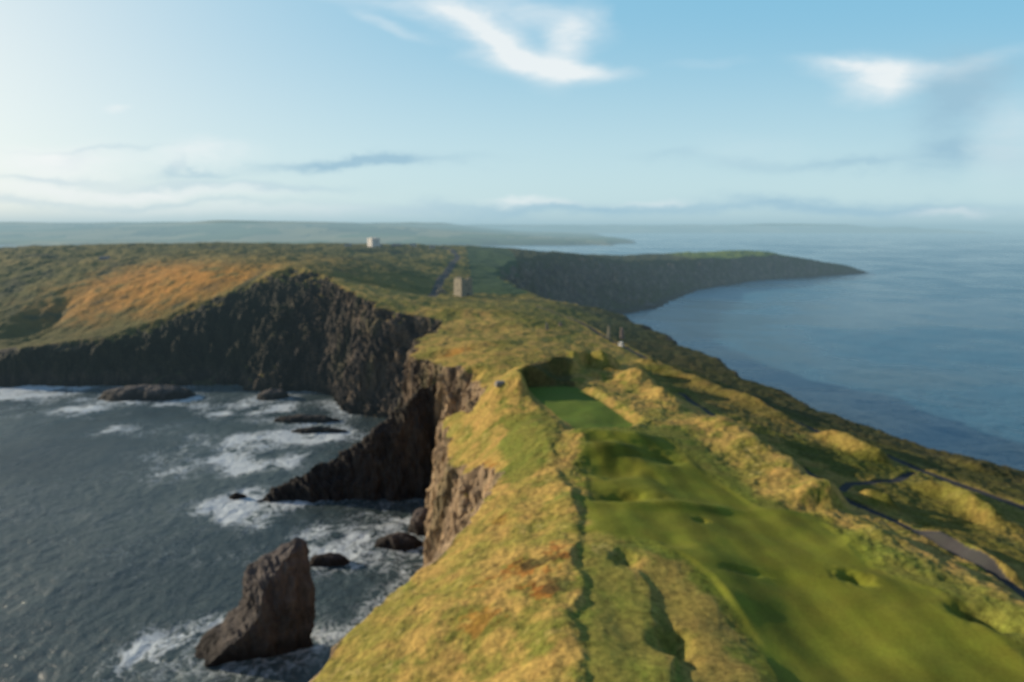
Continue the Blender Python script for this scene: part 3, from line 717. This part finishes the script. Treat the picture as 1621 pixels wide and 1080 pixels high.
# ------------------------------------------------------------------ built things
def box(bm, x0, x1, y0, y1, z0, z1, taper=0.0):
    cx, cy = (x0 + x1) / 2, (y0 + y1) / 2
    k = 1 - taper
    vs = [bm.verts.new(v) for v in ((x0, y0, z0), (x1, y0, z0), (x1, y1, z0), (x0, y1, z0))]
    vt = [bm.verts.new((cx + (x - cx) * k, cy + (y - cy) * k, z1)) for x, y in ((x0, y0), (x1, y0), (x1, y1), (x0, y1))]
    bm.faces.new(vs[::-1]); bm.faces.new(vt)
    for i in range(4): bm.faces.new((vs[i], vs[(i + 1) % 4], vt[(i + 1) % 4], vt[i]))
def obj(name, bm, mat, parent=None, smooth=False):
    me = bpy.data.meshes.new(name); bmesh.ops.recalc_face_normals(bm, faces=bm.faces); bm.to_mesh(me); bm.free()
    for f in me.polygons: f.use_smooth = smooth
    me.materials.append(mat); o = bpy.data.objects.new(name, me); C.objects.link(o)
    if parent: o.parent = parent
    return o
def thing(name, label, cat_, loc, rz=0, group=None):
    o = bpy.data.objects.new(name, None); C.objects.link(o); o.location = loc; o.rotation_euler = (0, 0, rz); o.empty_display_size = .5
    return tag(o, label, cat_, group)
def gz(x, y):
    z, *_ = height(np.array([[float(x)]]), np.array([[float(y)]])); return float(z[0, 0])
def ground_at(x, y, r=1.0):
    return min(gz(x + a, y + c) for a in (-r, 0, r) for c in (-r, 0, r))
M_stone = plain_mat('old_stone', (.25, .22, .16), .9, 1.2, .35, .5)
M_stoned = plain_mat('dark_opening', (.03, .03, .03), .9, 1, .1, 0)
M_white = plain_mat('whitewashed_wall', (.72, .68, .64), .8, .6, .12, .1)
M_slate = plain_mat('grey_slate', (.14, .14, .15), .7, 1.5, .2, .2)

def wall_ring(bm, hx, hy, th, z0, tops, n=14):
    """four walls with a broken top edge; tops(u) gives the height along the outline"""
    k = 0
    cs = [(-hx, -hy), (hx, -hy), (hx, hy), (-hx, hy)]
    for s in range(4):
        ax, ay = cs[s]; bx_, by_ = cs[(s + 1) % 4]
        for i in range(n):
            t0, t1 = i / n, (i + 1) / n
            x0, y0, x1, y1 = ax + (bx_ - ax) * t0, ay + (by_ - ay) * t0, ax + (bx_ - ax) * t1, ay + (by_ - ay) * t1
            f = 1 - th / max(hx, hy)
            zt = tops((s + t0 + .5 / n) / 4)
            a = [bm.verts.new(v) for v in ((x0, y0, z0), (x1, y1, z0), (x1 * f, y1 * f, z0), (x0 * f, y0 * f, z0))]
            c = [bm.verts.new((v.co.x * .93, v.co.y * .93, zt)) for v in a]
            bm.faces.new(a[::-1]); bm.faces.new(c)
            for q in range(4): bm.faces.new((a[q], a[(q + 1) % 4], c[(q + 1) % 4], c[q]))
# castle ruin on the neck
cx, cy = -36, 503
cz = ground_at(cx, cy, 3) - .5
ct = thing('castle_ruin', 'roofless square stone castle tower standing on the narrow neck beside the road', 'castle tower', (cx, cy, cz), R(38))
ct.scale = (1.2, 1.2, 1.0)
bm = bmesh.new(); rnd = random.Random(3)
hts = [13.5 + rnd.uniform(-.9, 1.1) for _ in range(60)]
for i in range(20, 34): hts[i] -= 1.6
wall_ring(bm, 4.3, 4.3, 1.3, 0, lambda u: hts[int(u * 59.9)], 14)
obj('wall', bm, M_stone, ct)
for (x, y, w, h, z, ax) in ((-.3, -4.31, .8, 1.6, 8.3, 0), (.6, -4.38, 1.2, 2.2, 1.0, 0), (-4.31, .5, .7, 1.5, 8.8, 1), (-4.36, -1.2, .7, 1.3, 4.6, 1), (1.6, -4.33, .7, 1.3, 5.2, 0)):
    bm = bmesh.new(); s = 1 - .07 * (z + h / 2) / 13.5
    if ax == 0: box(bm, x - w / 2, x + w / 2, y * s - .06, y * s + .5, z, z + h)
    else: box(bm, x * s - .06, x * s + .5, y - w / 2, y + w / 2, z, z + h)
    obj('door' if z < 2 else 'window', bm, M_stoned, ct)
# small ruined wall beside the road
sx_, sy_ = G(699, 463, 50.5)
sw = thing('ruined_wall', 'low broken stone wall beside the road left of the castle tower', 'wall', (sx_, sy_, ground_at(sx_, sy_, 2) - .3), R(20))
bm = bmesh.new()
hq = [2.2, 3.4, 4.0, 3.1, 3.6, 2.4, 1.3]
for i, h in enumerate(hq): box(bm, -3.5 + i, -2.5 + i - .01, -.5, .5, 0, h + .4, .04)
obj('wall', bm, M_stone, sw)
# lighthouse keeper's style white tower on the skyline
wx_, wy_, wz_ = GY(592, 391, 930)
wz_ = ground_at(wx_, wy_, 4) - .5
wt = thing('white_tower_building', 'square white tower building on the skyline of the headland', 'tower building', (wx_, wy_, wz_), R(40))
bm = bmesh.new(); box(bm, -6.2, 6.2, -6.2, 6.2, 0, 12.8, .03); obj('wall', bm, M_white, wt)
bm = bmesh.new(); box(bm, -6.5, 6.5, -6.5, 6.5, 12.8, 13.5, 0); box(bm, -6.5, -4.4, -6.5, -4.4, 13.5, 14.7, 0); box(bm, 4.4, 6.5, 4.4, 6.5, 13.5, 14.5, 0); obj('parapet', bm, M_white, wt)
for x in (-3, 0.2, 3.2):
    for z in (2.4, 6.2, 9.6):
        bm = bmesh.new(); box(bm, x - .6, x + .6, -6.26 + .01 * z, -5.8, z, z + 1.6); obj('window', bm, M_stoned, wt)
        bm = bmesh.new(); box(bm, -6.26 + .01 * z, -5.8, x - .6, x + .6, z, z + 1.6); obj('window', bm, M_stoned, wt)
bm = bmesh.new(); box(bm, 6.2, 11.5, -4, 4, 0, 4.8, .02); ex = obj('annex', bm, M_slate, wt)
# low houses on the skyline
def house(px, Y, w, d, h, rz, label, mat):
    x, y, _ = GY(px, 392, Y); z = ground_at(x, y, 3) - .4
    t = thing('low_house', label, 'house', (x, y, z), rz, 'small low buildings on the skyline')
    bm = bmesh.new(); box(bm, -w / 2, w / 2, -d / 2, d / 2, 0, h); obj('wall', bm, mat, t)
    bm = bmesh.new()
    v = [bm.verts.new(q) for q in ((-w / 2 - .3, -d / 2 - .3, h), (w / 2 + .3, -d / 2 - .3, h), (w / 2 + .3, d / 2 + .3, h), (-w / 2 - .3, d / 2 + .3, h), (-w / 2, 0, h + d * .35), (w / 2, 0, h + d * .35))]
    for f in ((0, 1, 5, 4), (2, 3, 4, 5), (1, 2, 5), (3, 0, 4), (3, 2, 1, 0)): bm.faces.new([v[i] for i in f])
    r = obj('roof', bm, M_slate, t)
    bm = bmesh.new(); box(bm, w * .3, w * .3 + .9, -.4, .4, h + d * .12, h + d * .35 + 1.2); obj('chimney', bm, mat, r)
    for x in (-w * .28, w * .22):
        bm = bmesh.new(); box(bm, x - .5, x + .5, -d / 2 - .04, -d / 2 + .2, h * .4, h * .8); obj('window', bm, M_stoned, t)
    bm = bmesh.new(); box(bm, -.45, .45, -d / 2 - .05, -d / 2 + .2, .2, h * .8); obj('door', bm, M_stoned, t)
house(551, 900, 9, 6, 2.6, R(10), 'small pale low house on the skyline left of the white tower', M_white)
house(628, 940, 12, 6, 2.2, R(-5), 'dark roofed low house just right of the white tower', M_slate)
house(654, 930, 8, 5, 2.6, R(5), 'small pale low house on the skyline between the white tower and the road', M_white)
house(684, 930, 7, 5, 2.2, R(0), 'small pale hut nearest the bend at the top of the road', M_white)
house(165, 680, 9, 6, 2.2, R(0), 'small grey low house on the skyline above the orange hillside', M_slate)

# standing stones
stn = plain_mat('weathered_stone', (.24, .22, .16), .9, 1.5, .3, .5); stn2 = plain_mat('pinkish_stone', (.27, .20, .17), .9, 1.5, .3, .5)
def stone(px, pytop, pybot, z, w, mat, label, seed):
    x, y = G(px, pybot, z); zg = ground_at(x, y, .5) - .3
    _, _, zt = GY(px, pytop, y); h = max((zt - zg) * .72, 2.2)
    bm = bmesh.new(); bmesh.ops.create_cube(bm, size=1)
    bmesh.ops.subdivide_edges(bm, edges=bm.edges[:], cuts=5, use_grid_fill=True)
    rr = random.Random(seed); ox = rr.uniform(0, 50)
    for v in bm.verts:
        t = v.co.z + .5; k = 1 - .38 * t ** 1.5
        q = n3(np.array([v.co.x * 1.8 + ox]), np.array([v.co.y * 1.8]), np.array([v.co.z * 3.5]))[0]
        v.co.x = v.co.x * w * k * (1 + q * .35) + t * rr.choice((0, .01)); v.co.y = v.co.y * w * .5 * k * (1 + q * .35)
        v.co.z = t * h * (1 - .12 * v.co.x / w)
    o = obj('standing_stone', bm, mat, None, True); o.location = (x, y, zg); o.rotation_euler = (0, R(rr.uniform(-3, 3)), R(rr.uniform(-30, 30)))
    tag(o, label, 'standing stone', 'upright stones along the seaward path')
stone(866, 505, 527, 49, 1.5, stn, 'tall grey standing stone, leftmost of the upright stones beside the path', 1)
stone(887, 508, 520, 49, 1.7, stn2, 'short pinkish standing stone at the head of the path', 2)
stone(963, 506, 535, 47, 1.6, stn, 'pale grey standing stone above the white buggy, nearer the path', 3)
stone(985, 512, 535, 46, 1.8, stn2, 'reddish standing stone closest to the sea edge', 4)

# golf buggy on the path
def wheel_bm(bm, x, y, r, w):
    g = bmesh.ops.create_cone(bm, cap_ends=True, segments=20, radius1=r, radius2=r, depth=w)
    for v in g['verts']: v.co = Vector((x + v.co.x, y + v.co.z, r + v.co.y))
bx_, by_ = G(983, 549, 46)
bz = gz(bx_, by_) - .02
M_bw = plain_mat('white_body', (.8, .8, .8), .35, 2, .04, 0); M_tyre = plain_mat('rubber', (.03, .03, .03), .8, 5, .1, 0); M_seat = plain_mat('beige_vinyl', (.45, .40, .32), .6, 5, .1, 0); M_metal = plain_mat('grey_metal', (.4, .4, .42), .4, 5, .1, 0, .7)
bg = thing('golf_buggy', 'white golf buggy with a roof parked on the seaward path', 'golf buggy', (bx_, by_, bz), R(125))
bm = bmesh.new(); box(bm, -1.2, 1.2, -.6, .6, .28, .55, .02); box(bm, .55, 1.22, -.58, .58, .55, 1.0, .12); box(bm, -1.2, -.15, -.58, .58, .55, .80, .03); obj('body', bm, M_bw, bg)
bm = bmesh.new(); box(bm, -1.05, 1.0, -.62, .62, 1.88, 1.98, .06); bmesh.ops.bevel(bm, geom=bm.edges[:], offset=.04, segments=2); obj('roof', bm, M_bw, bg)
bm = bmesh.new(); box(bm, -.75, -.2, -.55, .55, .80, .95); box(bm, -.85, -.72, -.55, .55, .9, 1.4); obj('seat', bm, M_seat, bg)
for x, y in ((-.9, -.56), (-.9, .56), (.75, -.54), (.75, .54)):
    bm = bmesh.new(); box(bm, x - .025, x + .025, y - .025, y + .025, .78, 1.9); obj('roof_post', bm, M_metal, bg)
for x in (-.8, .82):
    for y in (-.58, .58):
        bm = bmesh.new(); wheel_bm(bm, x, y, .25, .2); obj('wheel', bm, M_tyre, bg)
bm = bmesh.new(); box(bm, .50, .54, .12, .48, 1.05, 1.40); obj('steering_wheel', bm, M_tyre, bg)
# flat grey slab at the cliff edge
sx_, sy_ = G(795, 622, 49.3)
M_conc = plain_mat('grey_concrete', (.17, .17, .18), .8, 1.5, .2, .2)
sl = thing('stone_slab', 'flat grey stone slab lying at the cliff edge left of the tee', 'slab', (sx_, sy_, gz(sx_, sy_) - .15), R(12))
bm = bmesh.new(); box(bm, -1.9, 1.9, -1.2, 1.2, 0, .6, .06); bmesh.ops.bevel(bm, geom=bm.edges[:], offset=.08, segments=2); obj('slab_top', bm, M_conc, sl)
bm = bmesh.new(); box(bm, -2.2, 2.2, -1.5, 1.5, -.9, .0, .03); obj('plinth', bm, M_stone, sl)

# ------------------------------------------------------------------ haze (absorbing and glowing air layer, real box around the place)
m, nt = new_mat('sea_haze'); b = NB(nt)
out = b.n('ShaderNodeOutputMaterial'); ab = b.n('ShaderNodeVolumeAbsorption'); em = b.n('ShaderNodeEmission'); ad = b.n('ShaderNodeAddShader')
SIG = 1.6e-4
ab.inputs['Color'].default_value = (0, 0, 0, 1); ab.inputs['Density'].default_value = SIG
em.inputs['Color'].default_value = (.33, .50, .57, 1); em.inputs['Strength'].default_value = SIG
b.l(ab.outputs[0], ad.inputs[0]); b.l(em.outputs[0], ad.inputs[1]); b.l(ad.outputs[0], out.inputs['Volume'])
bm = bmesh.new(); box(bm, -52000, 52000, 260, 49000, -30, 128); hz = obj('haze', bm, m); tag(hz, kind='structure')

# ------------------------------------------------------------------ light and sky
SUN_AZ = R(-70); SUN_EL = R(14.5)                 # azimuth from +Y towards +X
sd = Vector((math.sin(SUN_AZ) * math.cos(SUN_EL), math.cos(SUN_AZ) * math.cos(SUN_EL), math.sin(SUN_EL)))
sun = bpy.data.lights.new('sun', 'SUN'); sun.energy = 5.6; sun.angle = R(.55); sun.color = (1.0, .84, .62)
so = bpy.data.objects.new('sun', sun); C.objects.link(so); so.rotation_euler = sd.to_track_quat('Z', 'Y').to_euler(); so.location = (-200, 100, 200)
w = bpy.data.worlds.new('World'); scene.world = w; w.use_nodes = True
nt = w.node_tree; nt.nodes.clear(); b = NB(nt)
out = b.n('ShaderNodeOutputWorld'); bg_ = b.n('ShaderNodeBackground'); b.l(bg_.outputs[0], out.inputs[0])
sky = b.n('ShaderNodeTexSky', sky_type='NISHITA'); sky.sun_disc = False; sky.sun_elevation = SUN_EL; sky.sun_rotation = SUN_AZ
sky.altitude = 0; sky.air_density = 1.0; sky.dust_density = 1.2; sky.ozone_density = 1.5
tc = b.n('ShaderNodeTexCoord').outputs['Generated']
sp_ = b.n('ShaderNodeSeparateXYZ'); b.l(tc, sp_.inputs[0])
yy_ = b.m('MAXIMUM', sp_.outputs[1], .08)
u0 = b.m('DIVIDE', sp_.outputs[0], yy_); v0 = b.m('DIVIDE', sp_.outputs[2], yy_)
cmb = b.n('ShaderNodeCombineXYZ'); b.l(u0, cmb.inputs[0]); b.l(v0, cmb.inputs[1])
wn = b.n('ShaderNodeTexNoise'); b.l(b.scale(cmb.outputs[0], (1, 2.2, 1)), wn.inputs['Vector']); wn.inputs['Scale'].default_value = 5; wn.inputs['Detail'].default_value = 6; wn.inputs['Roughness'].default_value = .6
wsx = b.n('ShaderNodeSeparateColor'); b.l(wn.outputs['Color'], wsx.inputs[0])
def warp_uv(k):
    return b.m('ADD', u0, b.m('MULTIPLY', b.m('SUBTRACT', wsx.outputs[0], .5), k)), b.m('ADD', v0, b.m('MULTIPLY', b.m('SUBTRACT', wsx.outputs[1], .5), k * .5))
uW, vW = warp_uv(.10); uS, vS = warp_uv(.16)
def uv_of(px, py):
    a, c, d = ray(px, py); return a / c, d / c
def blob(px, py, rx, ry, rot, amt, uv, pw=1.0):
    cu, cv = uv_of(px, py); c, s = math.cos(R(rot)), math.sin(R(rot))
    du = b.m('SUBTRACT', uv[0], cu); dv = b.m('SUBTRACT', uv[1], cv)
    a = b.m('DIVIDE', b.m('ADD', b.m('MULTIPLY', du, c), b.m('MULTIPLY', dv, s)), rx / F)
    e = b.m('DIVIDE', b.m('SUBTRACT', b.m('MULTIPLY', dv, c), b.m('MULTIPLY', du, s)), ry / F)
    q = b.m('ADD', b.m('MULTIPLY', a, a), b.m('MULTIPLY', e, e))
    return b.m('MULTIPLY', b.m('POWER', 2.718, b.m('MULTIPLY', q, -1.0 * pw)), amt)
def total(lst, uv):
    r = None
    for a in lst:
        v = blob(*a, uv); r = v if r is None else b.m('ADD', r, v)
    return r
cir = total([(735, 20, 90, 26, -24, .75), (790, 70, 70, 20, -38, .8), (845, 105, 75, 16, -6, .95), (905, 62, 42, 26, 52, .75), (935, 112, 60, 9, -4, .55), (850, 20, 90, 18, -15, .4), (620, 38, 60, 8, -18, .35), (640, 5, 110, 10, -5, .3)], (uW, vW))
cir2 = total([(1400, 112, 85, 16, -4, .75), (1395, 145, 50, 18, 10, .5), (1330, 105, 60, 8, -8, .35), (1560, 100, 80, 14, 18, .2), (1375, 125, 50, 22, -10, .4), (1120, 95, 70, 8, 5, .12), (1600, 220, 60, 60, 30, .3), (1180, 235, 120, 30, 0, .10)], (uW, vW))
low = total([(90, 252, 80, 22, 0, .55), (310, 248, 80, 16, 5, .35), (270, 300, 190, 10, 0, .35), (815, 315, 50, 7, 0, .35), (1030, 318, 60, 6, 0, .25), (880, 320, 40, 6, 0, .2), (1500, 330, 70, 7, 0, .25), (200, 178, 18, 8, 0, .3), (60, 300, 160, 20, 0, .25), (420, 330, 260, 12, 0, .2)], (uS, vS))
fine = b.noise(b.scale(cmb.outputs[0], (1, 3.2, 1)), 9, 7, .62, .8)
cf = b.mapr(b.m('MULTIPLY', b.m('ADD', b.m('ADD', cir, cir2), b.m('MULTIPLY', low, 1.7)), b.mapr(fine, .3, .7, .65, 1.3)), .03, .95, 0, .86)
dark = total([(560, 262, 130, 7, 1, .85), (620, 254, 45, 8, 6, .6), (430, 295, 120, 6, 0, .35), (260, 288, 150, 5, 0, .3), (1510, 160, 75, 55, 20, .75), (1505, 245, 55, 28, 0, .7), (1340, 260, 80, 8, 0, .55), (1180, 262, 70, 10, 0, .25), (1060, 252, 50, 8, 0, .2), (1610, 250, 40, 30, 0, .3), (900, 330, 300, 10, 0, .6), (1350, 325, 260, 11, 0, .6), (1580, 130, 60, 30, 10, .25), (80, 280, 80, 5, 0, .4), (300, 276, 70, 5, 0, .35), (140, 236, 80, 4, 0, .3), (30, 322, 120, 7, 0, .25), (300, 318, 200, 5, 0, .25), (265, 265, 14, 10, 40, .3), (120, 250, 26, 8, 10, .3)], (uS, vS))
skyc = sky.outputs[0]
K = 6.8   # 1 / background strength, so cloud colours read in final values
el = v0

# pale band near the horizon, bluer above, brighter towards the sun
g1 = b.mix(b.mapr(v0, .02, .33, 0, 1, True), (.56 * K, .77 * K, .83 * K, 1), (.245 * K, .56 * K, .77 * K, 1))
g1 = b.mix(b.mapr(v0, .42, 1.3), g1, (.055 * K, .14 * K, .28 * K, 1))
gl = b.m('POWER', 2.718, b.m('MULTIPLY', -1.0, b.m('ADD', b.m('POWER', b.m('DIVIDE', b.m('ADD', u0, .98), .60), 2.0), b.m('POWER', b.m('DIVIDE', b.m('SUBTRACT', v0, .22), .40), 2.0))))
g1 = b.mix(b.m('MULTIPLY', gl, .95), g1, (.86 * K, .91 * K, .89 * K, 1))
g1 = b.mix(b.mapr(v0, .035, .0, 0, .8), g1, (.38 * K, .58 * K, .68 * K, 1))
tint = b.mix(b.mapr(sp_.outputs[1], -.3, .2, .0, .88), skyc, g1)
c1 = b.mix(b.mapr(b.m('MULTIPLY', dark, b.mapr(fine, .3, .7, .7, 1.3)), 0, .75, 0, .85), tint, (.33 * K, .53 * K, .66 * K, 1))
c2 = b.mix(cf, c1, (.90 * K, .93 * K, .93 * K, 1))
b.l(c2, bg_.inputs[0]); bg_.inputs[1].default_value = 1 / K

# ------------------------------------------------------------------ render settings
scene.view_settings.view_transform = 'Standard'; scene.view_settings.look = 'None'; scene.view_settings.exposure = 0; scene.view_settings.gamma = 1
scene.cycles.use_denoising = True
scene.cycles.max_bounces = 5; scene.cycles.diffuse_bounces = 3; scene.cycles.glossy_bounces = 3; scene.cycles.volume_bounces = 0; scene.cycles.transparent_max_bounces = 8
scene.cycles.caustics_reflective = False; scene.cycles.caustics_refractive = False
